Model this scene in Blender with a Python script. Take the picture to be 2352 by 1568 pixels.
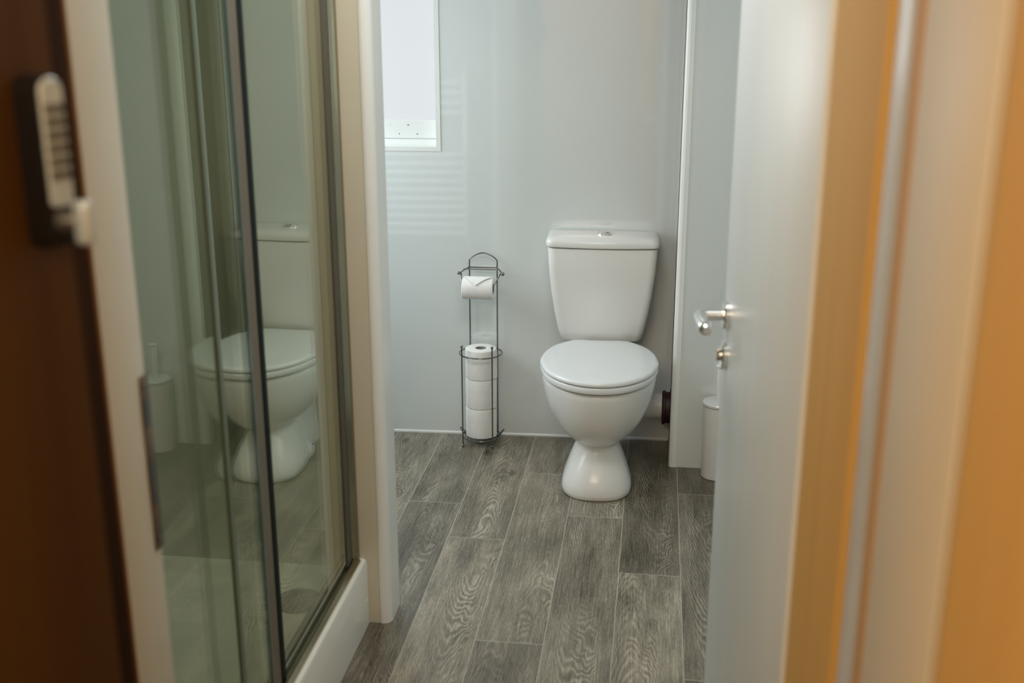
import bpy, bmesh, math, random
from mathutils import Vector, Matrix
random.seed(7)
R = math.radians
PI = math.pi
for o in list(bpy.data.objects):
    bpy.data.objects.remove(o, do_unlink=True)
scn = bpy.context.scene
C = scn.collection

# ------------------------------------------------------------------ camera
cam_d = bpy.data.cameras.new('camera')
cam = bpy.data.objects.new('camera', cam_d)
C.objects.link(cam)
PITCH, ROLL, YAW = 0.28740, -0.000636, 0.12862
cam.location = (0, 0, 1.55)
cam.rotation_euler = (Matrix.Rotation(YAW, 4, 'Z') @ Matrix.Rotation(PI/2 - PITCH, 4, 'X') @ Matrix.Rotation(ROLL, 4, 'Z')).to_euler()
cam_d.sensor_width = 36
cam_d.lens = 2558.7/2352*36
cam_d.clip_start = 0.02
cam_d.dof.use_dof = True
cam_d.dof.focus_distance = 3.75
cam_d.dof.aperture_fstop = 3.0
scn.camera = cam

# ------------------------------------------------------------------ colour
scn.view_settings.view_transform = 'Standard'
scn.view_settings.look = 'None'
scn.view_settings.gamma = 1
scn.view_settings.use_curve_mapping = False
scn.view_settings.exposure = 0.13

# ------------------------------------------------------------------ world
w = bpy.data.worlds.new('world'); scn.world = w; w.use_nodes = True
w.node_tree.nodes['Background'].inputs[0].default_value = (0.75, 0.85, 1.0, 1)
w.node_tree.nodes['Background'].inputs[1].default_value = 0.5

# ------------------------------------------------------------------ lights
def area(name, loc, target, size, sizey, power, col, spread=180):
    l = bpy.data.lights.new(name, 'AREA'); l.shape = 'RECTANGLE'
    l.size = size; l.size_y = sizey; l.energy = power; l.color = col; l.spread = R(spread)
    o = bpy.data.objects.new(name, l); C.objects.link(o)
    o.location = loc
    d = Vector(target) - Vector(loc)
    o.rotation_euler = d.to_track_quat('-Z', 'Y').to_euler()
    return o
# added fill light behind the partition, set in an invented side window
area('side_fill', (-1.66, 3.35, 1.22), (0, 3.35, 0.95), 1.0, 0.95, 14.0, (0.92, 0.98, 1.0))
# extra fill added in the back window's part hidden by the partition
area('back_window_fill', (-1.25, 3.925, 1.45), (-1.05, 2.9, 1.1), 0.42, 0.66, 4.6, (0.92, 0.98, 1.0))
# unseen fill added under the ceiling to brighten the washroom
area('washroom_fill', (-0.24, 2.00, 2.38), (-0.28, 2.15, 0), 0.60, 0.60, 10.5, (1.0, 0.975, 0.93))
# warm lamp on the ceiling of the hall, beside the camera
area('hall_ceiling_lamp', (-0.42, -0.40, 2.36), (-0.15, 1.0, 0.9), 1.0, 0.8, 33.0, (1.0, 0.80, 0.56))

# ------------------------------------------------------------------ material helpers
def nodes(name):
    m = bpy.data.materials.new(name); m.use_nodes = True
    nt = m.node_tree; return m, nt, nt.nodes['Principled BSDF']
def N(nt, t, **kw):
    n = nt.nodes.new(t)
    for k, v in kw.items(): setattr(n, k, v)
    return n
def L(nt, a, b): nt.links.new(a, b)
def mat(name, col, rough=0.5, metal=0.0, spec=0.5, var=0.04, scale=8.0, stretch=(1, 1, 1), bump=0.0, bscale=60.0, coat=0.0, sss=0.0):
    """plain procedural material: base colour with a soft noise variation and an optional bump"""
    m, nt, b = nodes(name)
    tc = N(nt, 'ShaderNodeTexCoord'); mp = N(nt, 'ShaderNodeMapping'); mp.inputs['Scale'].default_value = stretch
    L(nt, tc.outputs['Object'], mp.inputs['Vector'])
    nz = N(nt, 'ShaderNodeTexNoise'); nz.inputs['Scale'].default_value = scale; nz.inputs['Detail'].default_value = 4
    L(nt, mp.outputs[0], nz.inputs['Vector'])
    rp = N(nt, 'ShaderNodeValToRGB')
    rp.color_ramp.elements[0].position = 0.3; rp.color_ramp.elements[1].position = 0.7
    rp.color_ramp.elements[0].color = tuple(c*(1-var) for c in col) + (1,)
    rp.color_ramp.elements[1].color = tuple(min(1, c*(1+var)) for c in col) + (1,)
    L(nt, nz.outputs['Fac'], rp.inputs['Fac']); L(nt, rp.outputs[0], b.inputs['Base Color'])
    b.inputs['Roughness'].default_value = rough; b.inputs['Metallic'].default_value = metal
    b.inputs['Specular IOR Level'].default_value = spec
    b.inputs['Coat Weight'].default_value = coat
    if bump:
        n2 = N(nt, 'ShaderNodeTexNoise'); n2.inputs['Scale'].default_value = bscale; n2.inputs['Detail'].default_value = 3
        L(nt, mp.outputs[0], n2.inputs['Vector'])
        bp = N(nt, 'ShaderNodeBump'); bp.inputs['Strength'].default_value = bump; bp.inputs['Distance'].default_value = 0.002
        L(nt, n2.outputs['Fac'], bp.inputs['Height']); L(nt, bp.outputs[0], b.inputs['Normal'])
    return m
def wood(name, c0, c1, rough=0.35, scale=14, stretch=(1, 1, 0.06), spec=0.5):
    m, nt, b = nodes(name)
    tc = N(nt, 'ShaderNodeTexCoord'); mp = N(nt, 'ShaderNodeMapping'); mp.inputs['Scale'].default_value = stretch
    L(nt, tc.outputs['Object'], mp.inputs['Vector'])
    nz = N(nt, 'ShaderNodeTexNoise'); nz.inputs['Scale'].default_value = scale; nz.inputs['Detail'].default_value = 6; nz.inputs['Distortion'].default_value = 0.6
    L(nt, mp.outputs[0], nz.inputs['Vector'])
    rp = N(nt, 'ShaderNodeValToRGB'); e = rp.color_ramp.elements
    e[0].position = 0.3; e[0].color = c0 + (1,); e[1].position = 0.72; e[1].color = c1 + (1,)
    L(nt, nz.outputs['Fac'], rp.inputs['Fac']); L(nt, rp.outputs[0], b.inputs['Base Color'])
    b.inputs['Roughness'].default_value = rough; b.inputs['Specular IOR Level'].default_value = spec
    return m
def glassmat(name, tint, f0=0.045, gain=1.0):
    m = bpy.data.materials.new(name); m.use_nodes = True; nt = m.node_tree; nt.nodes.clear()
    out = N(nt, 'ShaderNodeOutputMaterial'); mx = N(nt, 'ShaderNodeMixShader')
    tr = N(nt, 'ShaderNodeBsdfTransparent'); tr.inputs[0].default_value = tint + (1,)
    gl = N(nt, 'ShaderNodeBsdfGlossy'); gl.inputs['Roughness'].default_value = 0.0
    gl.inputs[0].default_value = (0.97, 1.0, 0.88, 1)
    lw = N(nt, 'ShaderNodeLayerWeight'); lw.inputs['Blend'].default_value = 0.5
    pw = N(nt, 'ShaderNodeMath', operation='POWER'); pw.inputs[1].default_value = 4.0
    ml = N(nt, 'ShaderNodeMath', operation='MULTIPLY_ADD'); ml.inputs[1].default_value = 0.95*gain; ml.inputs[2].default_value = f0*gain
    ml.use_clamp = True
    L(nt, lw.outputs['Facing'], pw.inputs[0]); L(nt, pw.outputs[0], ml.inputs[0]); L(nt, ml.outputs[0], mx.inputs[0])
    L(nt, tr.outputs[0], mx.inputs[1]); L(nt, gl.outputs[0], mx.inputs[2]); L(nt, mx.outputs[0], out.inputs[0])
    return m

M = {}
M['panel'] = mat('gloss_wall_panel', (0.735, 0.79, 0.785), rough=0.06, spec=1.0, coat=0.6, var=0.012, scale=1.6, bump=0.05, bscale=3.0)
M['panel_trim'] = mat('white_pvc_trim', (0.84, 0.87, 0.85), rough=0.25, var=0.01)
M['ceiling'] = mat('ceiling_paint', (0.85, 0.86, 0.85), rough=0.7)
M['stub'] = mat('cream_partition_board', (0.66, 0.635, 0.52), rough=0.32, var=0.015)
M['rear'] = mat('grey_rear_panel', (0.42, 0.45, 0.44), rough=0.3, var=0.01)
M['ceramic'] = mat('white_ceramic', (0.80, 0.805, 0.78), rough=0.20, var=0.008, coat=0.0)
M['seat'] = mat('white_seat_plastic', (0.80, 0.825, 0.835), rough=0.16, var=0.008)
M['chrome'] = mat('chrome', (0.80, 0.79, 0.77), rough=0.12, metal=1.0, var=0.02)
M['wire'] = mat('dark_chrome_wire', (0.22, 0.215, 0.20), rough=0.22, metal=1.0, var=0.05)
M['paper'] = mat('tissue_paper', (0.88, 0.88, 0.855), rough=0.95, var=0.03, scale=60, bump=0.5, bscale=160)
M['card'] = mat('grey_cardboard', (0.30, 0.29, 0.27), rough=0.9, var=0.08)
M['brush'] = mat('white_brush_plastic', (0.80, 0.81, 0.79), rough=0.3, var=0.01)
M['pipe'] = mat('white_pipe_plastic', (0.80, 0.79, 0.76), rough=0.3, var=0.02)
M['collar'] = mat('maroon_rubber', (0.035, 0.008, 0.008), rough=0.5, var=0.2)
M['door_white'] = mat('white_door_laminate', (0.84, 0.875, 0.87), rough=0.36, var=0.02, scale=10, stretch=(1, 1, 0.1), bump=0.03, bscale=40)
M['cream'] = mat('cream_gloss_frame', (0.60, 0.60, 0.505), rough=0.35, var=0.02)
M['beige'] = mat('beige_frame_paint', (0.74, 0.63, 0.45), rough=0.42, var=0.03, stretch=(1, 1, 0.15))
M['amber'] = wood('amber_varnished_pine', (0.68, 0.38, 0.095), (0.77, 0.45, 0.125), rough=0.6, spec=0.2)
M['amber_dark'] = wood('amber_wood_bead', (0.46, 0.24, 0.065), (0.56, 0.30, 0.09), rough=0.6, spec=0.2)
M['shade'] = mat('gap_shade', (0.09, 0.065, 0.035), rough=0.7)  # dark colour standing in for shade
M['strip'] = mat('gloss_white_strip', (0.62, 0.62, 0.60), rough=0.22, var=0.01)
M['khaki'] = mat('khaki_seal', (0.36, 0.30, 0.18), rough=0.6)
M['brown'] = wood('dark_stained_wood', (0.050, 0.022, 0.0035), (0.088, 0.040, 0.007), rough=0.6, scale=9, spec=0.1)
M['brown_bead'] = wood('brown_wood_bead', (0.16, 0.075, 0.02), (0.22, 0.11, 0.03), rough=0.6, spec=0.1)
M['brown_shaded'] = wood('shaded_wood_edge', (0.018, 0.007, 0.002), (0.035, 0.014, 0.003), rough=0.8, spec=0.05)  # brown wood darkened to carry the shadow of the door leaf
M['lockmetal'] = mat('satin_lock_metal', (0.50, 0.60, 0.64), rough=0.38, metal=0.45, var=0.05)
M['lockbody'] = mat('shaded_lock_body', (0.006, 0.004, 0.003), rough=0.6, spec=0.2)  # near-black colour puts the unlit near side into the body
M['lockdark'] = mat('dark_lock_button', (0.10, 0.095, 0.085), rough=0.4, metal=0.6)
M['alu'] = mat('polished_aluminium', (0.32, 0.29, 0.20), rough=0.16, metal=1.0, var=0.03)
M['alu_dark'] = mat('bronzed_channel', (0.10, 0.095, 0.07), rough=0.5, metal=0.2, var=0.05)
M['brass'] = mat('brassy_clip', (0.55, 0.38, 0.18), rough=0.3, metal=0.9)
M['rubber'] = mat('black_seal', (0.006, 0.012, 0.011), rough=0.7, spec=0.2)
M['glass'] = glassmat('green_tinted_glass', (0.945, 0.965, 0.925), gain=1.05)
M['softedge'] = mat('soft_green_edge', (0.12, 0.16, 0.11), rough=0.3, var=0.05)
M['edge'] = mat('green_glass_edge', (0.03, 0.09, 0.075), rough=0.15, var=0.1)
M['clearseal'] = mat('translucent_seal', (0.22, 0.26, 0.22), rough=0.25, var=0.04)
M['sealbrown'] = mat('grey_brown_profile', (0.17, 0.155, 0.12), rough=0.6, var=0.04, spec=0.2)
M['tray'] = mat('white_tray_acrylic', (0.80, 0.81, 0.75), rough=0.12, var=0.01)
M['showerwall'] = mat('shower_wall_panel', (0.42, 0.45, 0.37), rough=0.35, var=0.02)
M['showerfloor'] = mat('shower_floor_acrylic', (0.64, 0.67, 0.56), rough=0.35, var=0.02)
M['drain'] = mat('dark_drain_metal', (0.015, 0.015, 0.012), rough=0.7, metal=0.0, var=0.1)
M['plate'] = mat('aged_bronze_plate', (0.20, 0.15, 0.10), rough=0.4, metal=0.8, var=0.3, scale=30)
M['screw'] = mat('grey_screw', (0.12, 0.13, 0.13), rough=0.4, metal=0.8)
M['radiator'] = mat('radiator_enamel', (0.93, 0.94, 0.93), rough=0.12, var=0.01)
M['hallwall'] = mat('hall_wall_paint', (0.55, 0.42, 0.27), rough=0.7, var=0.03)

# lit frosted window panes
def pane_mat(name, col, strength):
    m, nt, b = nodes(name)
    tc = N(nt, 'ShaderNodeTexCoord'); nz = N(nt, 'ShaderNodeTexNoise'); nz.inputs['Scale'].default_value = 3
    L(nt, tc.outputs['Object'], nz.inputs['Vector'])
    rp = N(nt, 'ShaderNodeValToRGB')
    rp.color_ramp.elements[0].color = tuple(c*0.96 for c in col) + (1,); rp.color_ramp.elements[1].color = col + (1,)
    L(nt, nz.outputs['Fac'], rp.inputs['Fac'])
    b.inputs['Base Color'].default_value = (0.1, 0.1, 0.1, 1); b.inputs['Roughness'].default_value = 0.4
    L(nt, rp.outputs[0], b.inputs['Emission Color']); b.inputs['Emission Strength'].default_value = strength
    return m
M['pane'] = pane_mat('frosted_pane_daylight', (0.91, 0.965, 1.0), 0.65)

# wood-look vinyl floor
def floor_mat():
    m, nt, b = nodes('wood_plank_vinyl')
    uv = N(nt, 'ShaderNodeUVMap'); uv.uv_map = 'plank_uv'
    at = N(nt, 'ShaderNodeAttribute'); at.attribute_name = 'plank'
    sp = N(nt, 'ShaderNodeSeparateXYZ'); L(nt, uv.outputs[0], sp.inputs[0])
    sa = N(nt, 'ShaderNodeSeparateColor'); L(nt, at.outputs['Color'], sa.inputs[0])
    def mth(op, a, b_=None, c=None):
        n = N(nt, 'ShaderNodeMath', operation=op)
        for i, v in enumerate((a, b_, c)):
            if v is None: continue
            if isinstance(v, (int, float)): n.inputs[i].default_value = v
            else: L(nt, v, n.inputs[i])
        return n.outputs[0]
    x, y = sp.outputs[0], sp.outputs[1]          # metres across / along the plank
    r0, r1, r2 = sa.outputs[0], sa.outputs[1], sa.outputs[2]
    def vec(sx, sy, off):
        c = N(nt, 'ShaderNodeCombineXYZ')
        L(nt, mth('MULTIPLY', x, sx), c.inputs[0]); L(nt, mth('MULTIPLY', y, sy), c.inputs[1]); L(nt, mth('MULTIPLY', r0, off), c.inputs[2])
        return c.outputs[0]
    def noise(v, sc, det=3, rough=0.5):
        n = N(nt, 'ShaderNodeTexNoise'); n.inputs['Scale'].default_value = sc; n.inputs['Detail'].default_value = det
        n.inputs['Roughness'].default_value = rough; L(nt, v, n.inputs['Vector']); return n.outputs['Fac']
    lown = noise(vec(9, 3.0, 40), 1.0, 3)
    midn = noise(vec(40, 9, 60), 1.0, 2)
    xc = mth('MULTIPLY_ADD', r1, 0.10, 0.03)
    dx = mth('SUBTRACT', x, xc)
    dx = mth('ADD', dx, mth('MULTIPLY', mth('SUBTRACT', lown, 0.5), 0.09))
    q = mth('MULTIPLY', mth('MULTIPLY', dx, dx), 34.0)
    sgn = mth('SUBTRACT', mth('MULTIPLY', mth('GREATER_THAN', r2, 0.5), 2.0), 1.0)
    val = mth('ADD', q, mth('MULTIPLY', mth('MULTIPLY', y, 0.55), sgn))
    val = mth('ADD', val, mth('MULTIPLY', lown, 0.30))
    val = mth('ADD', val, mth('MULTIPLY', midn, 0.030))
    wave = mth('SINE', mth('MULTIPLY', val, 240.0))
    wave = mth('MULTIPLY_ADD', wave, 0.5, 0.5)
    wave = mth('POWER', wave, 1.6)
    fine = noise(vec(380, 9, 20), 1.0, 4, 0.65)
    fine2 = noise(vec(900, 60, 30), 1.0, 2, 0.6)
    cloud = noise(vec(14, 4.5, 90), 1.0, 4)
    msk = mth('MULTIPLY_ADD', noise(vec(17, 2.2, 120), 1.0, 2), 3.6, -1.45)
    mk = N(nt, 'ShaderNodeClamp'); L(nt, msk, mk.inputs[0])
    g = mth('MULTIPLY', mth('MULTIPLY', wave, mk.outputs[0]), 0.30)
    g = mth('ADD', g, mth('MULTIPLY', fine, 1.02))
    g = mth('ADD', g, mth('MULTIPLY', fine2, 0.75))
    g = mth('ADD', g, mth('MULTIPLY', cloud, 0.62))
    rp = N(nt, 'ShaderNodeValToRGB'); e = rp.color_ramp.elements
    e[0].position = 0.66; e[0].color = (0.071, 0.063, 0.045, 1)
    e[1].position = 1.40; e[1].color = (0.30, 0.275, 0.235, 1)
    e2 = e.new(0.95); e2.color = (0.095, 0.085, 0.070, 1)
    # ramps clamp at 1 : rescale
    gs = mth('SUBTRACT', mth('MULTIPLY', g, 0.62), 0.205); e[0].position = 0.40; e[1].position = 0.62; e[2].position = 0.88
    e[1].color = (0.252, 0.224, 0.172, 1); e[2].color = (0.56, 0.525, 0.425, 1)
    L(nt, gs, rp.inputs['Fac'])
    # knots
    kv = N(nt, 'ShaderNodeTexVoronoi'); kv.inputs['Scale'].default_value = 1.0; L(nt, vec(7, 3.2, 33), kv.inputs['Vector'])
    kk = N(nt, 'ShaderNodeMapRange'); kk.inputs[1].default_value = 0.03; kk.inputs[2].default_value = 0.13; kk.inputs[3].default_value = 0.45; kk.inputs[4].default_value = 1.0
    L(nt, kv.outputs['Distance'], kk.inputs[0])
    tone = mth('MULTIPLY', mth('MULTIPLY_ADD', r2, 0.0, 1.0), kk.outputs[0])
    tn = mth('MULTIPLY', tone, at.outputs['Alpha'])
    mx = N(nt, 'ShaderNodeVectorMath', operation='SCALE'); L(nt, rp.outputs[0], mx.inputs[0]); L(nt, tn, mx.inputs['Scale'])
    # pale seam between planks
    ex = mth('MINIMUM', x, mth('SUBTRACT', PW, x)); ey = mth('MINIMUM', y, mth('SUBTRACT', PL, y))
    ed = mth('LESS_THAN', mth('MINIMUM', ex, ey), 0.0012)
    cm = N(nt, 'ShaderNodeMix', data_type='RGBA'); L(nt, mth('MULTIPLY', ed, 0.75), cm.inputs['Factor'])
    L(nt, mx.outputs[0], cm.inputs['A']); cm.inputs['B'].default_value = (0.50, 0.46, 0.38, 1)
    L(nt, cm.outputs['Result'], b.inputs['Base Color'])
    b.inputs['Roughness'].default_value = 0.33
    rr = mth('MULTIPLY_ADD', fine, 0.22, 0.22); L(nt, rr, b.inputs['Roughness'])
    bp = N(nt, 'ShaderNodeBump'); bp.inputs['Strength'].default_value = 0.25; bp.inputs['Distance'].default_value = 0.0008
    L(nt, fine, bp.inputs['Height']); L(nt, bp.outputs[0], b.inputs['Normal'])
    return m
PW, PL = 0.1766, 1.095

# ------------------------------------------------------------------ object helpers
def link(name, bm, m, parent=None, smooth=True, angle=35, mods=None):
    me = bpy.data.meshes.new(name)
    bmesh.ops.remove_doubles(bm, verts=bm.verts, dist=1e-6)
    bmesh.ops.recalc_face_normals(bm, faces=bm.faces)
    bm.to_mesh(me); bm.free()
    o = bpy.data.objects.new(name, me); C.objects.link(o)
    me.materials.append(m)
    if smooth:
        for p in me.polygons: p.use_smooth = True
        try: me.set_sharp_from_angle(angle=R(angle))
        except Exception: pass
    if parent: o.parent = parent
    return o
def tag(o, label=None, cat=None, group=None, kind=None):
    if label: o['label'] = label
    if cat: o['category'] = cat
    if group: o['group'] = group
    if kind: o['kind'] = kind
    return o
def thing(name, loc=(0, 0, 0), rz=0, label=None, cat=None, group=None, kind=None):
    o = bpy.data.objects.new(name, None); C.objects.link(o)
    o.location = loc; o.rotation_euler = (0, 0, rz); o.empty_display_size = 0.05
    return tag(o, label, cat, group, kind)
def box(bm, x0, x1, y0, y1, z0, z1, bev=0.0, seg=2, mtx=None):
    r = bmesh.ops.create_cube(bm, size=1.0)
    vs = r['verts']
    for v in vs:
        v.co = Vector(((x0+x1)/2 + v.co.x*(x1-x0), (y0+y1)/2 + v.co.y*(y1-y0), (z0+z1)/2 + v.co.z*(z1-z0)))
    if bev:
        es = list({e for v in vs for e in v.link_edges})
        r = bmesh.ops.bevel(bm, geom=es, offset=bev, segments=seg, profile=0.5, affect='EDGES')
        vs = list({v for f in r['faces'] for v in f.verts} | {v for v in vs if v.is_valid})
    if mtx: bmesh.ops.transform(bm, matrix=mtx, verts=[v for v in vs if v.is_valid])
    return bm
def bx(name, x0, x1, y0, y1, z0, z1, m, parent=None, bev=0.0, seg=2):
    bm = bmesh.new(); box(bm, x0, x1, y0, y1, z0, z1, bev, seg)
    return link(name, bm, m, parent)
def loft(bm, rings, cap0=True, cap1=True, closed=True):
    vr = [[bm.verts.new(p) for p in r] for r in rings]
    n = len(vr[0])
    for a, b in zip(vr, vr[1:]):
        for i in range(n if closed else n-1):
            j = (i+1) % n
            bm.faces.new((a[i], a[j], b[j], b[i]))
    if cap0: bm.faces.new(vr[0][::-1])
    if cap1: bm.faces.new(vr[-1])
    return vr
def lathe(bm, prof, c=(0, 0, 0), seg=48, axis='Z', close=False):
    rings = []
    for r, h in prof:
        ring = []
        for i in range(seg):
            a = 2*PI*i/seg
            if axis == 'Z': p = (c[0]+r*math.cos(a), c[1]+r*math.sin(a), c[2]+h)
            elif axis == 'X': p = (c[0]+h, c[1]+r*math.cos(a), c[2]+r*math.sin(a))
            else: p = (c[0]+r*math.cos(a), c[1]+h, c[2]+r*math.sin(a))
            ring.append(p)
        rings.append(ring)
    if close: rings.append(rings[0])
    loft(bm, rings, not close, not close)
def catmull(pts, n=8, closed=False):
    P = [Vector(p) for p in pts]; out = []; k = len(P)
    rng = range(k if closed else k-1)
    for i in rng:
        p0 = P[(i-1) % k] if (closed or i > 0) else P[0]*2-P[1]
        p1 = P[i]; p2 = P[(i+1) % k]
        p3 = P[(i+2) % k] if (closed or i+2 < k) else P[-1]*2-P[-2]
        for j in range(n):
            t = j/n
            out.append(0.5*((2*p1)+(p2-p0)*t+(2*p0-5*p1+4*p2-p3)*t*t+(3*p1-p0-3*p2+p3)*t**3))
    if not closed: out.append(P[-1])
    return out
def tube(bm, pts, r, seg=10, closed=False, rs=None):
    pts = [Vector(p) for p in pts]; n = len(pts); rings = []
    up = None
    for i, p in enumerate(pts):
        a = pts[(i-1) % n] if (closed or i > 0) else pts[0]
        b = pts[(i+1) % n] if (closed or i < n-1) else pts[-1]
        d = (b-a).normalized()
        if up is None:
            up = Vector((0, 0, 1)) if abs(d.z) < 0.9 else Vector((1, 0, 0))
        s = d.cross(up).normalized(); up = s.cross(d).normalized()
        rr = rs[i] if rs else r
        rings.append([p + (s*math.cos(2*PI*k/seg) + up*math.sin(2*PI*k/seg))*rr for k in range(seg)])
    if closed:
        rings.append(rings[0]); loft(bm, rings, False, False)
    else: loft(bm, rings)
def ball(bm, c, r, seg=16):
    bmesh.ops.create_uvsphere(bm, u_segments=seg, v_segments=seg//2, radius=r, matrix=Matrix.Translation(c))
def circle(c, r, n=48, z=None):
    return [(c[0]+r*math.cos(2*PI*i/n), c[1]+r*math.sin(2*PI*i/n), c[2]) for i in range(n)]

TILT = 0.0345
def backY(x): return 3.9663 + TILT*x           # face of the back wall
ZC = 2.42

# ------------------------------------------------------------------ floor
def make_floor():
    bm = bmesh.new()
    uvl = bm.loops.layers.uv.new('plank_uv')
    cl = bm.loops.layers.float_color.new('plank')
    offs = {-1: 3.315, 0: 3.073, 1: 2.500, 2: 3.268, 3: 2.907, 4: 3.484, 5: 3.05, -2: 3.02, -3: 3.2, -4: 2.6, -5: 3.0, -6: 2.7, 6: 2.6, 7: 3.1}
    tones = {(-1, 0): 0.92, (-1, -1): 0.74, (0, 0): 1.0, (0, -1): 1.18, (1, 0): 1.0, (1, -1): 0.9, (1, 1): 0.95, (2, 0): 1.15, (2, -1): 0.95,  # plank tones; near-left one is lowered for the shade beside the tray
             (3, 0): 0.76, (3, -1): 1.15, (4, 0): 0.62, (4, -1): 0.84, (4, 1): .7, (-2, 0): 1.1, (-2, -1): 0.62}
    x00 = -0.5965
    for c in range(-6, 8):
        x0 = x00 + c*PW
        for k in range(-5, 3):
            y0 = offs.get(c, 3.0) + k*PL; y1 = y0+PL
            X0, X1 = max(x0, -1.78), min(x0+PW, 0.9)
            Y0, Y1 = max(y0, -0.95), min(y1, 4.06)
            if X1 <= X0 or Y1 <= Y0: continue
            f = bm.faces.new([bm.verts.new(p) for p in ((X0, Y0, 0), (X1, Y0, 0), (X1, Y1, 0), (X0, Y1, 0))])
            rnd = random.Random(c*31+k*7+5)
            a = (rnd.random(), rnd.random(), rnd.random(), tones.get((c, k), rnd.uniform(0.75, 1.05)))
            for l in f.loops:
                l[uvl].uv = (l.vert.co.x-x0, l.vert.co.y-y0); l[cl] = a
    me = bpy.data.meshes.new('floor')
    bmesh.ops.remove_doubles(bm, verts=bm.verts, dist=1e-6)
    r = bmesh.ops.extrude_face_region(bm, geom=bm.faces[:])
    bmesh.ops.translate(bm, vec=(0, 0, -0.04), verts=[v for v in r['geom'] if isinstance(v, bmesh.types.BMVert)])
    bmesh.ops.recalc_face_normals(bm, faces=bm.faces)
    bm.to_mesh(me); bm.free()
    o = bpy.data.objects.new('floor', me); C.objects.link(o)
    me.materials.append(floor_mat()); tag(o, kind='structure')
make_floor()
S = lambda o: tag(o, kind='structure')

# ------------------------------------------------------------------ shell
S(bx('ceiling', -1.78, 0.9, -0.95, 4.1, ZC, ZC+0.05, M['ceiling']))
WX0, WX1, WZ0, WZ1 = -1.50, -0.781, 1.09, 1.95       # opening of the back window
def wall_back():
    bm = bmesh.new()
    def seg(x0, x1, z0, z1):
        lo = [(x0, backY(x0), z0), (x1, backY(x1), z0), (x1, backY(x1)+0.09, z0), (x0, backY(x0)+0.09, z0)]
        loft(bm, [lo, [(p[0], p[1], z1) for p in lo]])
    seg(-1.78, WX0, 0, ZC); seg(WX0, WX1, 0, WZ0); seg(WX0, WX1, WZ1, ZC); seg(WX1, 0.9, 0, ZC)
    S(link('wall_back', bm, M['panel'], smooth=False))
    bm = bmesh.new()
    pr = [(0, 0), (-0.004, 0), (-0.004, 0.006), (-0.001, 0.010), (0, 0.010)]
    rings = [[(x, backY(x)-0.0002+py, pz) for py, pz in pr] for x in (-1.7, 0.076)]
    loft(bm, rings)
    S(link('baseboard_back', bm, M['panel_trim']))
wall_back()
S(bx('wall_left', -1.78, -1.70, -0.95, 4.1, 0, ZC, M['panel']))
S(bx('wall_right', 0.80, 0.9, 1.2, 4.1, 0, ZC, M['panel']))
S(bx('wall_front', -1.70, -0.684, 1.18, 1.30, 0, ZC, M['panel']))
S(bx('wall_front', 0.245, 0.80, 1.20, 1.33, 0, ZC, M['panel']))
S(bx('wall_front', -0.684, 0.245, 1.18, 1.31, 2.02, ZC, M['panel']))
# partition between the shower and the washroom
S(bx('wall_partition', -1.70, -0.680, 2.552, 2.640, 0, ZC, M['stub']))
S(bx('wall_partition_rear', -1.70, -0.680, 2.640, 2.652, 0, ZC, M['rear']))
def corner_trim():
    bm = bmesh.new()
    pts = [(-0.6795, 2.5505), (-0.674, 2.549)]
    cx, cy, r = -0.6805+0.0, 0, 0
    cx, cy, r = -0.676, 2.573, 0.024
    for i in range(9):
        a = R(-80 + 80*i/8); pts.append((cx+r*math.cos(a), cy+r*math.sin(a)))
    pts += [(-0.652, 2.651), (-0.656, 2.6535), (-0.6795, 2.6535)]
    loft(bm, [[(x, y, 0.0) for x, y in pts], [(x, y, ZC) for x, y in pts]])
    S(link('trim_1', bm, M['panel_trim']))
corner_trim()
# boxed-in column at the right of the back wall
S(bx('wall_column', 0.084, 0.80, 3.715, 3.98, 0, ZC, M['panel']))
def column_trim():
    bm = bmesh.new()
    pts = [(0.108, 3.7148), (0.107, 3.7115), (0.092, 3.711)]
    for i in range(7):
        a = R(265 - 85*i/6); pts.append((0.0925+0.013*math.cos(a), 3.7245+0.013*math.sin(a)))
    pts += [(0.0795, 3.745), (0.0838, 3.7455), (0.0838, 3.7148)]
    loft(bm, [[(x, y, 0.0) for x, y in pts], [(x, y, ZC) for x, y in pts]])
    S(link('trim_2', bm, M['panel_trim']))
column_trim()
S(bx('column_shade', 0.0815, 0.0842, 3.746, 3.962, 0, ZC, M['shade']))  # dark strip painting the shade on the column's unlit left face
# hall shell around the camera
S(bx('wall_hall_left', -1.05, -0.98, -0.95, 1.18, 0, ZC, M['hallwall']))
S(bx('wall_hall_rear', -1.05, 0.9, -0.95, -0.88, 0, ZC, M['hallwall']))

# right jamb: a run of strips facing left along one plane
JX = 0.195
S(bx('trim_3', JX, 0.245, 1.037, 1.340, 0, 2.02, M['amber']))
S(bx('trim_4', JX+0.010, 0.245, 1.005, 1.037, 0, 2.02, M['shade']))  # recess, its shade put into the dark colour
def strip():
    bm = bmesh.new(); n = 8; pts = [(0.245, 1.005)]
    for i in range(n+1):
        t = i/n; pts.append((JX + 0.002 - 0.006*math.sin(PI*t), 1.005 - 0.081*t))
    pts.append((0.245, 0.924))
    loft(bm, [[(x, y, 0.0) for x, y in pts], [(x, y, 2.02) for x, y in pts]])
    S(link('trim_5', bm, M['strip']))
strip()
S(bx('trim_6', JX-0.001, 0.245, 0.899, 0.924, 0, 2.02, M['amber_dark'], bev=0.002))
S(bx('trim_7', JX, 0.245, 0.690, 0.899, 0, 2.02, M['beige'], bev=0.003))
S(bx('trim_8', JX+0.002, 0.245, 0.676, 0.690, 0, 2.02, M['khaki']))
S(bx('wall_hall_right', JX, 0.30, -0.88, 0.676, 0, ZC, M['amber']))
S(bx('wall_hall_right', 0.245, 0.30, 0.676, 1.20, 0, ZC, M['amber']))
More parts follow.
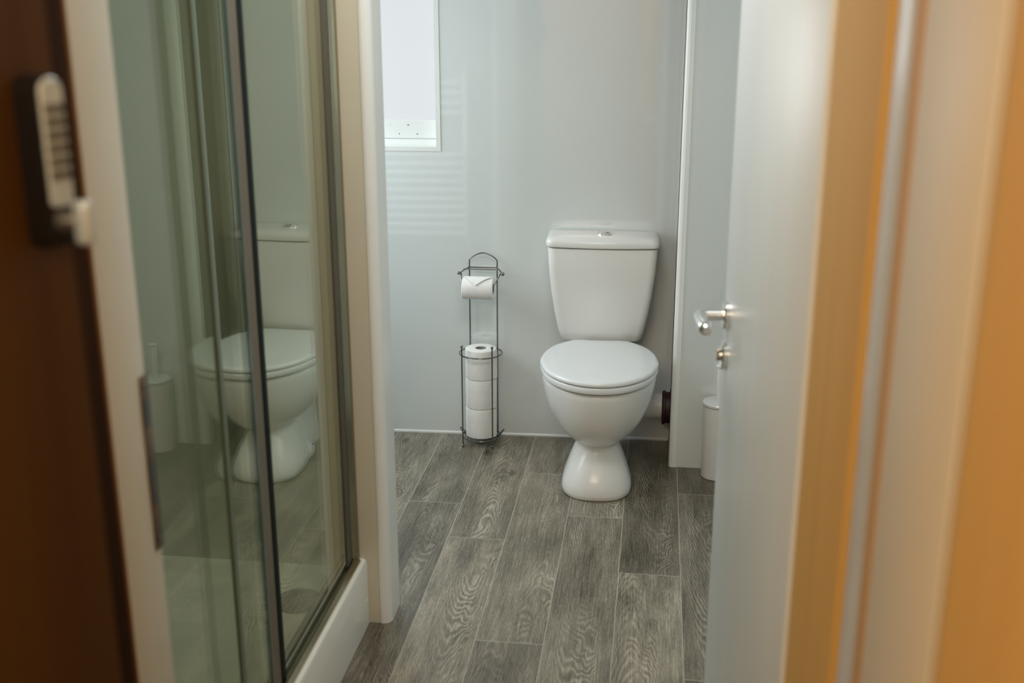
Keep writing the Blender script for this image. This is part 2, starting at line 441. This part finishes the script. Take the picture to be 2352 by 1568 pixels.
# left jamb
LJ = thing('trim_9', kind='structure')
bx('door_jamb', -0.684, -0.643, 1.19, 1.29, 0, 2.02, M['cream'], LJ, bev=0.0015)
def strike():
    bm = bmesh.new()
    box(bm, -0.6435, -0.6405, 1.272, 1.2925, 0.862, 1.105, 0.001)
    p = link('strike_plate', bm, M['plate'], LJ)
    p['label'] = 'chrome latch plate'
    for z0, z1 in ((1.035, 1.075), (0.925, 0.985)):
        bx('latch_hole', -0.6404, -0.6398, 1.2725, 1.288, z0, z1, M['screw'], p)
    for z in (0.878, 1.092):
        bm = bmesh.new(); lathe(bm, [(0.0001, 0.0012), (0.003, 0.001), (0.0036, 0)], (-0.6403, 1.280, z), 14, 'X')
        link('screw', bm, M['screw'], p)
strike()
S(bx('trim_10', -0.684, -0.640, 1.10, 1.178, 0, 2.02, M['brown_shaded'], bev=0.002))
S(bx('trim_12', -0.684, -0.641, 1.181, 1.1895, 0, 2.02, M['brown_bead'], bev=0.002))

# ------------------------------------------------------------------ back window
W1 = thing('window_1', (0, 0, 0), kind='structure')
def window1():
    xs0, xs1 = WX0, WX1
    # inner reveal liners
    bm = bmesh.new()
    def wb(x0, x1, ya, yb, z0, z1):
        lo = [(x0, backY(x0)+ya, z0), (x1, backY(x1)+ya, z0), (x1, backY(x1)+yb, z0), (x0, backY(x0)+yb, z0)]
        loft(bm, [lo, [(p[0], p[1], z1) for p in lo]])
    t = 0.016
    wb(xs1, xs1+t, -0.003, 0.0, WZ0-t, WZ1+t); wb(xs0-t, xs0, -0.003, 0.0, WZ0-t, WZ1+t)
    wb(xs0, xs1, -0.003, 0.0, WZ0-t, WZ0); wb(xs0, xs1, -0.003, 0.0, WZ1, WZ1+t)
    link('window_trim', bm, M['panel_trim'], W1, smooth=False)
    bm = bmesh.new()
    wb(xs0, xs0+0.03, 0.055, 0.085, WZ0, WZ1); wb(xs0+0.03, xs1, 0.055, 0.085, WZ1-0.03, WZ1)
    wb(xs0+0.03, xs1, 0.035, 0.085, WZ0, WZ0+0.022)
    link('window_frame', bm, M['panel_trim'], W1, smooth=False)
    bm = bmesh.new(); wb(xs0+0.03, xs1, 0.062, 0.068, WZ0+0.02, WZ1-0.03)
    link('pane', bm, M['pane'], W1, smooth=False)
    bm = bmesh.new(); wb(xs0+0.03, xs1-0.001, 0.040, 0.058, WZ0+0.026, WZ0+0.088)
    rail = link('ventilation_rail', bm, M['panel_trim'], W1, smooth=False)
    x = -0.935
    for i in range(1, 5):
        bm = bmesh.new()
        lathe(bm, [(0.0001, -0.0015), (0.0018, -0.001), (0.0022, 0)], (-0.956+(i-1)*0.033, backY(x)+0.0405, WZ0+(0.072 if i % 2 else 0.040)), 12, 'Y')
        link('screw', bm, M['screw'], rail)
window1()
# invented window frame added around the side fill, outside the view
W2 = thing('added_window', kind='structure')
bm = bmesh.new()
for a in ((-1.70, -1.685, 2.82, 2.85, 0.72, 1.73), (-1.70, -1.685, 3.85, 3.88, 0.72, 1.73), (-1.70, -1.685, 2.85, 3.85, 0.72, 0.75), (-1.70, -1.685, 2.85, 3.85, 1.70, 1.73)):
    box(bm, *a)
link('window_frame', bm, M['panel_trim'], W2, smooth=False)

# ------------------------------------------------------------------ shower
T = thing('shower_tray', (0, 0, 0), label='low white shower tray with round dark drain cover, behind the sliding glass', cat='shower tray')
def tray():
    bm = bmesh.new()
    # raised kerb profile along Y at the room side
    pr = [(-0.711, 0.0), (-0.7105, 0.172), (-0.714, 0.182), (-0.722, 0.186), (-0.772, 0.186), (-0.779, 0.180), (-0.784, 0.140), (-0.79, 0.122), (-0.83, 0.118), (-0.83, 0.0)]
    loft(bm, [[(x, y, z) for x, z in pr] for y in (1.302, 2.5515)])
    link('tray_kerb', bm, M['tray'], T)
    bm = bmesh.new()
    # dished floor
    def ring(x0, x1, y0, y1, r, z, n=6):
        out = []
        for cx, cy, a0 in ((x1-r, y1-r, 0), (x0+r, y1-r, 90), (x0+r, y0+r, 180), (x1-r, y0+r, 270)):
            for i in range(n+1):
                a = R(a0+90*i/n); out.append((cx+r*math.cos(a), cy+r*math.sin(a), z))
        return out
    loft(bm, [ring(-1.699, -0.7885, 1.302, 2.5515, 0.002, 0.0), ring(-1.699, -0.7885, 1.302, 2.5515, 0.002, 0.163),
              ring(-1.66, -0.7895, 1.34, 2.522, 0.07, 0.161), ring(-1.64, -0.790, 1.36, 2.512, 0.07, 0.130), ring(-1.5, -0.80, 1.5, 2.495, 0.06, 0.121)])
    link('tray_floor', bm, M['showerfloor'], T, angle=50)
    bm = bmesh.new()
    lathe(bm, [(0.0001, 0.012), (0.02, 0.0125), (0.05, 0.0105), (0.058, 0.006), (0.060, 0.0), (0.060, -0.004)], (-0.857, 2.425, 0.121))
    d = link('drain_cover', bm, M['drain'], T); d['label'] = 'round dark drain cover'
    bm = bmesh.new(); lathe(bm, [(0.0001, 0.001), (0.003, 0.001), (0.004, 0)], (-0.857, 2.425, 0.1336), 16)
    link('drain_screw', bm, M['screw'], d)
    bm = bmesh.new(); lathe(bm, [(0.0035, 0), (0.003, 0.0015), (0.0001, 0.002)], (-0.7112, 2.532, 0.075), 14, 'X')
    link('screw_cap', bm, M['panel_trim'], T)
tray()
# inner lining of the shower
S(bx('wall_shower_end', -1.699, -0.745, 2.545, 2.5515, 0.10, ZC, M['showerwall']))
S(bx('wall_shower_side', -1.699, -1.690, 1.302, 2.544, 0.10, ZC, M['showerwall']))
GE = thing('shower_enclosure', (0, 0, 0), label='sliding shower door of green-tinted glass with metal frame, standing on the white tray', cat='shower screen')
GX1, GX2 = -0.739, -0.768
ZG = 0.212; ZT = 1.98
def enclosure():
    # bottom rail
    bm = bmesh.new()
    pr = [(a, b+0.022) for a, b in ((-0.7225, 0.1642), (-0.7225, 0.170), (-0.731, 0.176), (-0.731, 0.184), (-0.734, 0.184), (-0.735, 0.170), (-0.757, 0.170), (-0.757, 0.184), (-0.760, 0.184), (-0.768, 0.184), (-0.771, 0.184), (-0.7715, 0.1642))]
    loft(bm, [[(x, y, z) for x, z in pr] for y in (1.305, 2.532)])
    link('bottom_rail', bm, M['alu'], GE)
    bm = bmesh.new(); box(bm, -0.7555, -0.7365, 1.305, 2.53, 0.1921, 0.198)
    link('rail_groove', bm, M['alu_dark'], GE)
    bx('rail_clip', -0.7545, -0.7405, 2.500, 2.528, 0.198, 0.225, M['brass'], GE, bev=0.002)
    bx('top_rail', -0.78, -0.722, 1.305, 2.545, ZT, ZT+0.05, M['alu'], GE, bev=0.003)
    # fixed panel (near the doorway) and sliding panel (towards the partition)
    bx('fixed_glass_panel', GX2-0.006, GX2, 1.31, 1.935, ZG-0.015, ZT, M['glass'], GE)
    bx('glass_edge', GX1-0.0065, GX1+0.0006, 1.758, 1.772, ZG-0.015, ZT, M['softedge'], GE)
    bx('seal_edge', GX1-0.0065, GX1+0.0012, 1.902, 1.909, ZG-0.012, ZT, M['edge'], GE)
    bx('door_profile', GX1-0.006, GX1+0.001, 1.909, 1.952, ZG-0.012, ZT, M['sealbrown'], GE)
    bx('sliding_glass_panel', GX1-0.006, GX1, 1.772, 2.502, ZG-0.012, ZT, M['glass'], GE)
    bx('black_seal', GX1-0.008, GX1+0.003, 1.952, 1.978, ZG-0.012, ZT, M['rubber'], GE, bev=0.002)
    # wall profile against the partition
    bx('magnet_seal', GX1-0.006, GX1+0.003, 2.462, 2.502, ZG-0.012, ZT, M['alu_dark'], GE, bev=0.001)
    bm = bmesh.new()
    pr = [(-0.752, 2.5445), (-0.752, 2.502), (-0.744, 2.502), (-0.738, 2.5045), (-0.734, 2.510), (-0.733, 2.520), (-0.728, 2.524), (-0.727, 2.536), (-0.730, 2.5515), (-0.745, 2.5515)]
    loft(bm, [[(x, y, ZG-0.02) for x, y in pr], [(x, y, ZT) for x, y in pr]])
    o = link('wall_profile', bm, M['alu'], GE, angle=60)
enclosure()

# ------------------------------------------------------------------ toilet
TW = thing('toilet', (-0.180, backY(-0.18), 0), math.atan(TILT), label='white ceramic close-coupled toilet with closed lid, standing against the back wall', cat='toilet')
# local frame: y = -distance from the wall
def egg(w, df, db, z, n=56, widest=0.42, pw=2.0, pb=None):
    """horizontal section: half width w, front at df, back at db; widest part 'widest' of the way from the back"""
    c = db + (df-db)*widest; out = []
    for i in range(n):
        a = 2*PI*i/n; s, co = math.sin(a), math.cos(a)
        ex = pw if co >= 0 else (pb or pw)
        x = w*math.copysign(abs(s)**(2/ex), s)
        d = c + (df-c if co >= 0 else c-db)*math.copysign(abs(co)**(2/ex), co)
        out.append((x, -d, z))
    return out
def toilet():
    # bowl and pedestal, one skin
    bm = bmesh.new()
    sec = [(0.000, 0.110, .575, .26, 2.5, .62), (0.006, 0.1155, .581, .255, 2.5, .62), (0.022, 0.1175, .583, .255, 2.5, .62), (0.045, 0.1135, .578, .26, 2.45, .62),
           (0.075, 0.103, .564, .27, 2.4, .6), (0.105, 0.092, .547, .275, 2.35, .6), (0.13, 0.0800, .530, .28, 2.3, .58), (0.148, 0.0725, .519, .28, 2.25, .55),
           (0.160, 0.0705, .514, .28, 2.2, .54), (0.170, 0.0735, .521, .27, 2.15, .52), (0.180, 0.084, .540, .255, 2.1, .5), (0.193, 0.102, .566, .24, 2.05, .49), (0.215, 0.1265, .594, .225, 2.0, .48),
           (0.245, 0.148, .620, .205, 2.0, .46), (0.28, 0.1655, .639, .19, 2.0, .45), (0.315, 0.179, .652, .175, 2.0, .44), (0.35, 0.1875, .660, .165, 2.0, .43),
           (0.375, 0.1915, .664, .16, 2.0, .43), (0.390, 0.192, .665, .158, 2.0, .43), (0.3955, 0.189, .662, .16, 2.0, .43), (0.398, 0.183, .655, .165, 2.0, .43)]
    loft(bm, [egg(w_, df, db, z, pw=p, widest=wd) for z, w_, df, db, p, wd in sec])
    bowl = link('bowl', bm, M['ceramic'], TW, angle=60)
    # rear block carrying the cistern, with the trap way
    bm = bmesh.new()
    sec = [(0.0, 0.070, .30, .075), (0.02, 0.072, .31, .072), (0.06, 0.062, .30, .075), (0.14, 0.055, .30, .07), (0.20, 0.075, .31, .05),
           (0.26, 0.100, .32, .03), (0.33, 0.110, .32, .012), (0.395, 0.112, .30, .008), (0.423, 0.105, .135, .008), (0.4265, 0.100, .130, .012)]
    loft(bm, [egg(w_, df, db, z, pw=4.0, widest=.5) for z, w_, df, db in sec])
    link('bowl_rear', bm, M['ceramic'], TW, angle=60)
    # foot flange with screw holes
    bm = bmesh.new()
    loft(bm, [egg(a, df, db, z, pw=3, widest=.5) for z, a, df, db in ((0, .1, .42, .20), (0.02, .1, .42, .20), (0.028, .095, .41, .21), (.04, .07, .40, .22))])
    link('foot_flange', bm, M['ceramic'], TW, angle=60)
    for s in (-1, 1):
        bm = bmesh.new(); lathe(bm, [(0.0065, 0), (0.006, 0.003), (0.0001, 0.004)], (s*0.088, -0.262, 0.026), 16)
        link('screw', bm, M['screw'], TW)
    # cistern: tapers towards the bottom
    bm = bmesh.new()
    def rr(wd, d0, d1, z, bow=0.012, n=10, r=0.03):
        out = []
        cs = ((wd-r, -d0-r*.5, 0, r*.5), (-(wd-r), -d0-r*.5, 90, r*.5), (-(wd-r), -d1+r, 180, r), (wd-r, -d1+r, 270, r))
        for cx, cy, a0, ry in cs:
            for i in range(n+1):
                a = R(a0+90*i/n)
                out.append((cx+r*math.cos(a), cy+ry*math.sin(a), z))
        # bowed front: subdivide front straight run
        fr = []
        for i in range(1, 12):
            t = i/12; fr.append((-(wd-r)+(2*(wd-r))*t, -d1-bow*math.sin(PI*t), z))
        k = 3*(n+1)
        return out[:k]+fr+out[k:]
    sec = [(0.427, .136, .02, .150), (0.434, .145, .012, .156), (0.465, .153, .010, .160), (0.53, .166, .009, .168), (0.60, .177, .009, .174), (0.68, .186, .009, .179), (0.763, .191, .009, .182), (0.7665, .190, .01, .181)]
    loft(bm, [rr(a, d0, d1, z) for z, a, d0, d1 in sec])
    link('cistern', bm, M['ceramic'], TW, angle=50)
    bm = bmesh.new()
    sec = [(0.7695, .180, .012, .172), (0.7697, .191, .008, .183), (0.771, .1955, .005, .1875), (0.776, .197, .004, .189), (0.788, .197, .004, .189), (0.795, .194, .006, .186), (0.800, .187, .011, .179), (0.803, .176, .018, .168), (0.8045, .13, .05, .14)]
    loft(bm, [rr(a, d0, d1, z, bow=0.013 if z < .8 else .012) for z, a, d0, d1 in sec])
    link('cistern_lid', bm, M['ceramic'], TW, angle=60)
    bm = bmesh.new()
    lathe(bm, [(0.026, 0), (0.026, 0.003), (0.023, 0.0045), (0.0215, 0.003)], (0.004, -0.100, 0.8045), 36)
    fb = link('flush_button', bm, M['chrome'], TW); fb['label'] = 'round chrome dual flush button'
    for s, rad in ((-1, 1), (1, 1)):
        bm = bmesh.new(); rings = []
        for z, k in ((0.8065, 1.0), (0.811, 1.0), (0.813, 0.9)):
            pts = []
            for i in range(17):
                a = R(-86+172*i/16) if s > 0 else R(94+172*i/16)
                pts.append((0.004+s*0.0015+0.0195*k*math.cos(a), -0.100+0.0195*k*math.sin(a), z+(0.001 if s > 0 else 0)))
            rings.append(pts)
        loft(bm, rings); link('button_half', bm, M['chrome'], fb)
    # seat and lid
    half = [(0.0, .190), (0.05, .190), (0.088, .1905), (0.101, .196), (0.132, .226), (0.163, .270), (0.187, .340), (0.1965, .42), (0.190, .475), (0.172, .54), (0.143, .594), (0.100, .640), (0.05, .668), (0.0, .676)]
    pts = [(a, -d, 0) for a, d in half] + [(-a, -d, 0) for a, d in half[-2:0:-1]]
    out = catmull(pts, 6, True)
    cen = Vector((0, -0.43, 0))
    def ring(k, z, inset=0.0):
        r_ = []
        for p in out:
            d = (p-cen); l = d.length
            q = cen + d*((l-inset)/l)*k; r_.append((q.x, q.y, z))
        return r_
    bm = bmesh.new()
    loft(bm, [ring(1, .4035, .030), ring(1, .4037, .010), ring(1, .4055, .0035), ring(1, .409, .0015), ring(1, .423, .0015), ring(1, .4262, .0035), ring(1, .4268, .010), ring(1, .427, .02)])
    link('seat', bm, M['seat'], TW, angle=60)
    bm = bmesh.new()
    loft(bm, [ring(1, .4290, .02), ring(1, .4291, .004), ring(1, .4305, .001), ring(1, .4345, .0), ring(1, .4395, .001), ring(1, .4425, .0035), ring(1, .4442, .008), ring(1, .4450, .016), ring(1, .4458, .05), ring(.55, .4468, .05), ring(.15, .447, .02)])
    link('seat_lid', bm, M['seat'], TW, angle=60)
    for s in (-1, 1):
        bm = bmesh.new(); lathe(bm, [(0.0001, -0.02), (0.009, -0.02), (0.0095, 0), (0.009, 0.02), (0.0001, 0.02)], (s*0.060, -0.186, 0.432), 18, 'X')
        link('hinge', bm, M['seat'], TW)
toilet()
# soil pipe into the column
SP = thing('soil_pipe', (0, 0, 0), label='white plastic waste pipe with maroon collar running from toilet into column', cat='pipe')
bm = bmesh.new()
lathe(bm, [(0.046, 0), (0.048, 0.002), (0.048, 0.10), (0.0455, 0.10), (0.0455, 0.165)], (-0.085, 3.845, 0.180), 36, 'X')
link('pipe', bm, M['pipe'], SP)
bm = bmesh.new()
lathe(bm, [(0.05, 0), (0.060, 0.002), (0.062, 0.006), (0.062, 0.012), (0.057, 0.014), (0.057, 0.028), (0.070, 0.030), (0.070, 0.034)], (0.0495, 3.845, 0.176), 36, 'X')
cl = link('collar', bm, M['collar'], SP); cl['label'] = 'maroon rubber collar'

# ------------------------------------------------------------------ roll stand
SX, SY = -0.615, 3.862
ST = thing('toilet_roll_stand', (SX, SY, 0), label='freestanding dark chrome wire toilet roll stand left of the toilet', cat='toilet roll stand')
def stand():
    wr = 0.0026
    fx0, fx1, fy = -0.061, 0.050, -0.056
    ux0, ux1, uy = -0.049, 0.053, 0.062
    # base ring and cross wires
    bm = bmesh.new(); tube(bm, [Vector(p) for p in circle((0, 0, 0.030), 0.071)], wr, 8, True)
    for a in (-0.045, -0.015, 0.015, 0.045):
        h = math.sqrt(0.071**2-a*a); tube(bm, [(a, -h, 0.030), (a, h, 0.030)], 0.0016, 6)
    link('base_ring', bm, M['wire'], ST)
    for sx in (-1, 1):
        bm = bmesh.new()
        tube(bm, [(sx*(0.073+0.010*math.cos(2*PI*i/20))+0.004*0, 0.010*math.sin(2*PI*i/20)+0.02, 0.036+0.012*math.cos(2*PI*i/20)) for i in range(20)], 0.002, 6, True)
        link('side_loop', bm, M['wire'], ST)
    bm = bmesh.new(); tube(bm, [Vector(p) for p in circle((0, 0, 0.352), 0.078)], wr, 8, True)
    link('top_ring', bm, M['wire'], ST)
    for fx in (fx0, fx1):
        bm = bmesh.new(); tube(bm, [(fx, fy, 0.004), (fx, fy, 0.385)], wr, 8)
        ball(bm, (fx, fy, 0.389), 0.0055); ball(bm, (fx, fy, 0.0062), 0.006)
        link('leg', bm, M['wire'], ST)
    # one bent wire: both uprights and the arch between them
    bm = bmesh.new()
    arch = [(ux0, uy, 0.004), (ux0, uy, 0.655), (ux0, uy, 0.684)] + [(ux0+(ux1-ux0)*t, uy, 0.688+0.024*(1-abs(2*t-1)**1.7)) for t in [i/14 for i in range(1, 14)]] + [(ux1, uy, 0.684), (ux1, uy, 0.655), (ux1, uy, 0.004)]
    tube(bm, arch, wr, 8)
    ball(bm, (ux0, uy, 0.0062), 0.006); ball(bm, (ux1, uy, 0.0062), 0.006)
    link('back_frame', bm, M['wire'], ST)
    # holder arm
    bm = bmesh.new()
    tube(bm, [(-0.074, 0.000, 0.650), (-0.062, 0.030, 0.655), (ux0, uy-0.004, 0.659), (0, uy-0.006, 0.659), (ux1, uy-0.004, 0.659), (0.068, 0.030, 0.655), (0.080, 0.002, 0.650)], wr, 8)
    tube(bm, [(-0.070, 0.004, 0.650), (-0.066, -0.018, 0.628), (-0.064, -0.026, 0.617), (0.058, -0.026, 0.617), (0.062, -0.018, 0.628), (0.074, 0.004, 0.650)], wr, 8)
    tube(bm, [(-0.063, 0.015, 0.661), (0.055, 0.015, 0.661)], wr*0.8, 8)
    ball(bm, (-0.077, -0.004, 0.650), 0.006); ball(bm, (0.083, -0.003, 0.650), 0.0065)
    link('holder_arm', bm, M['wire'], ST)
stand()
def roll(name, loc, axis, ro, h, label, group=None, point=False):
    t = thing(name, loc, 0, label, 'toilet roll', group)
    bm = bmesh.new(); ri = 0.0205
    lathe(bm, [(ri, 0.001), (ro-0.004, 0.0), (ro-0.001, 0.002), (ro, 0.006), (ro-0.0004, h*0.3), (ro+0.0003, h*0.6), (ro, h-0.006), (ro-0.001, h-0.002), (ro-0.005, h-0.0), (ri, h-0.001), (ri, 0.001)][:-1], (0, 0, 0) if axis == 'Z' else (-h/2, 0, 0), 56, axis, close=True)
    link('paper', bm, M['paper'], t)
    bm = bmesh.new()
    lathe(bm, [(ri, 0.0015), (ri, h-0.0015), (ri-0.002, h-0.0015), (ri-0.002, 0.0015)], (0, 0, 0) if axis == 'Z' else (-h/2, 0, 0), 40, axis, close=True)
    link('core', bm, M['card'], t)
    if axis == 'Z':
        # loose last sheet
        bm = bmesh.new(); rg = []
        for i in range(9):
            a = R(-52 + i*4.5); k = ro + 0.0008 + 0.0035*(i/8)**2
            rg.append([(k*math.cos(a), k*math.sin(a), 0.003), (k*math.cos(a), k*math.sin(a), h-0.003), ((k+.0006)*math.cos(a), (k+.0006)*math.sin(a), h-0.003), ((k+.0006)*math.cos(a), (k+.0006)*math.sin(a), 0.003)])
        loft(bm, rg); link('loose_sheet', bm, M['paper'], t)
    if point:
        bm = bmesh.new(); rows = 10; rings = []
        for i in range(rows+1):
            u = i/rows; a = R(92 + 62*u)          # angle around X axis, from top towards the front
            hw = (h/2)*(1-u)*0.98+0.0004; k = ro+0.0042
            off = -0.006*u
            y, z = k*math.cos(a), k*math.sin(a)
            k2 = k+0.0012; y2, z2 = k2*math.cos(a), k2*math.sin(a)
            rings.append([(-hw+off, y, z), (hw+off, y, z), (hw+off, y2, z2), (-hw+off, y2, z2)])
        loft(bm, rings); link('folded_sheet', bm, M['paper'], t)
    return t
RH = 0.1125
g = None
for i, lab in enumerate(('bottom white toilet roll of the stack in the wire stand', 'middle white toilet roll of the stack in the wire stand', 'top white toilet roll of the stack in the wire stand, its core showing')):
    r_ = roll('toilet_roll', (SX, SY, 0.0330+i*(RH+0.0005)), 'Z', 0.0575-0.0006*(i % 2), RH, lab, 'spare rolls stacked in the stand')
    r_.rotation_euler.z = R(4*i)
roll('toilet_roll', (SX-0.003, SY-0.026, 0.6005), 'X', 0.039, 0.112, 'white toilet roll on the stand arm with its sheet folded to a point', None, True)

# ------------------------------------------------------------------ toilet brush
TB = thing('toilet_brush_holder', (0.241, 3.652, 0), label='white cylindrical toilet brush holder with lid, on floor before the column', cat='toilet brush')
bm = bmesh.new(); lathe(bm, [(0.046, 0), (0.0495, 0.003), (0.0505, 0.010), (0.0535, 0.259), (0.0535, 0.262)], (0, 0, 0), 56)
link('holder', bm, M['brush'], TB)
bm = bmesh.new(); lathe(bm, [(0.052, 0.2635), (0.0555, 0.2645), (0.0565, 0.268), (0.0565, 0.272), (0.054, 0.2755), (0.03, 0.2775), (0.013, 0.278)], (0, 0, 0), 56)
link('lid', bm, M['seat'], TB)
bm = bmesh.new(); lathe(bm, [(0.012, 0.2785), (0.0105, 0.282), (0.0105, 0.396), (0.0155, 0.400), (0.0155, 0.4035), (0.013, 0.405)], (0, 0, 0), 32)
link('handle', bm, M['brush'], TB)

# ------------------------------------------------------------------ towel radiator on the rear of the partition
TR = thing('towel_radiator', (0, 0, 0), label='white ladder towel radiator fixed to the rear of the partition wall', cat='radiator')
for x in (-1.30, -0.800):
    bm = bmesh.new(); box(bm, x-0.012, x+0.012, 2.700, 2.722, 0.50, 1.295, 0.006, 3); link('upright', bm, M['radiator'], TR)
for z in [0.545+0.041*i for i in range(10)] + [1.105+0.046*i for i in range(4)]:
    bm = bmesh.new(); tube(bm, [(-1.30, 2.728, z), (-1.05, 2.736, z), (-0.80, 2.728, z)], 0.0105, 12); link('rail', bm, M['radiator'], TR)
for x in (-1.27, -0.83):
    for z in (0.66, 1.17):
        bm = bmesh.new(); tube(bm, [(x, 2.6525, z), (x, 2.722, z)], 0.008, 10); link('bracket', bm, M['radiator'], TR)

# ------------------------------------------------------------------ white door, open
HX, HY = 0.1895, 1.345
FX, FY = 0.1375, 2.075
LEN = math.hypot(FX-HX, FY-HY)
# local frame: +y from hinge to free edge, -x = visible face
DR = thing('door_1', (HX, HY, 0), math.atan2(HX-FX, FY-HY), kind='structure')
bx('door_leaf', 0.0, 0.036, 0.002, LEN, 0.008, 2.0, M['door_white'], DR, bev=0.002)
def lever():
    y, z = LEN-0.050, 1.012
    bm = bmesh.new(); lathe(bm, [(0.0265, 0), (0.0265, -0.006), (0.024, -0.0095), (0.012, -0.010)], (0, y, z), 36, 'X')
    rose = link('handle_rose', bm, M['chrome'], DR); rose['label'] = 'round chrome rose of the lever handle'
    bm = bmesh.new()
    path = catmull([(-0.008, y, z), (-0.030, y, z), (-0.045, y-0.002, z), (-0.053, y-0.014, z), (-0.054, y-0.035, z), (-0.053, y-0.07, z), (-0.050, y-0.105, z)], 6)
    n = len(path)
    rs = [0.0095 if i < n*0.4 else 0.0125 for i in range(n)]; rs[-1] = 0.007; rs[-2] = 0.0110
    tube(bm, path, 0.01, 16, rs=rs)
    o = link('lever', bm, M['chrome'], rose)
    z2 = 0.934
    bm = bmesh.new(); lathe(bm, [(0.0265, 0), (0.0265, -0.006), (0.024, -0.0095), (0.008, -0.010)], (0, y+0.003, z2), 36, 'X')
    p = link('privacy_rose', bm, M['chrome'], DR); p['label'] = 'round chrome rose with thumb turn'
    bm = bmesh.new(); tube(bm, [(-0.008, y+0.003, z2), (-0.014, y+0.003, z2)], 0.006, 14)
    box(bm, -0.017, -0.010, y-0.001, y+0.007, z2-0.012, z2+0.012, 0.003)
    link('thumb_turn', bm, M['chrome'], p)
lever()
for z in (0.25, 1.75):
    bm = bmesh.new(); tube(bm, [(-0.004, -0.003, z-0.04), (-0.004, -0.003, z+0.04)], 0.005, 12); link('hinge', bm, M['chrome'], DR)

# ------------------------------------------------------------------ dark wooden door with push-button lock, left of the camera
EX, EY = -0.507, 0.908
D2 = thing('door_2', (EX, EY, 0), -R(15), kind='structure')
# local: +y towards the free edge, +x = face towards the hall
bx('door_leaf', -0.04, 0.0, -0.62, 0.0, 0.01, 2.03, M['brown'], D2, bev=0.003)
def codelock():
    yc, z0, z1 = -0.033, 1.360, 1.505
    hw = 0.0148; zc = (z0+z1)/2
    bm = bmesh.new(); rings = []
    for x, ins in ((0.0, 0.0), (0.019, 0.0), (0.0235, 0.0005), (0.0250, 0.003)):
        pts = []
        for cy, cz, a0 in ((yc+hw-0.014, z1-0.017, 0), (yc-hw+0.014, z1-0.017, 90), (yc-hw+0.008, z0+0.008, 180), (yc+hw-0.008, z0+0.008, 270)):
            r_ = (0.014 if cz > zc else 0.008)-ins
            for i in range(7):
                a = R(a0+15*i); pts.append((x, cy+r_*math.cos(a), cz+r_*math.sin(a)))
        rings.append(pts)
    loft(bm, rings)
    lk = link('push_button_lock', bm, M['lockbody'], D2, angle=40); lk['label'] = 'push-button code lock with shade-darkened body, metal face and turning knob'
    bm = bmesh.new(); rings = []
    for x, ins in ((0.0249, 0.0022), (0.0265, 0.0024), (0.0275, 0.0035)):
        pts = []
        for cy, cz, a0 in ((yc+hw-0.014, z1-0.017, 0), (yc-hw+0.014, z1-0.017, 90), (yc-hw+0.008, z0+0.040, 180), (yc+hw-0.008, z0+0.040, 270)):
            r_ = (0.014 if cz > zc else 0.008)-ins
            for i in range(7):
                a = R(a0+15*i); pts.append((x, cy+r_*math.cos(a), cz+r_*math.sin(a)))
        rings.append(pts)
    loft(bm, rings); link('face_plate', bm, M['lockmetal'], lk, angle=40)
    for r_ in range(6):
        for c in (-1, 1):
            bm = bmesh.new(); lathe(bm, [(0.0042, 0), (0.004, 0.0025), (0.0001, 0.003)], (0.0273, yc+c*0.0058, z1-0.030-r_*0.0108), 14, 'X')
            link('button', bm, M['lockdark'], lk)
    bm = bmesh.new()
    zk = z0+0.022
    lathe(bm, [(0.011, 0), (0.009, 0.012), (0.006, 0.018)], (0.0245, yc, zk), 24, 'X')
    link('knob_shaft', bm, M['lockdark'], lk); bm = bmesh.new()
    box(bm, 0.038, 0.054, yc-0.006, yc+0.006, zk-0.019, zk+0.019, 0.005, 3)
    link('turning_knob', bm, M['lockmetal'], lk)
codelock()
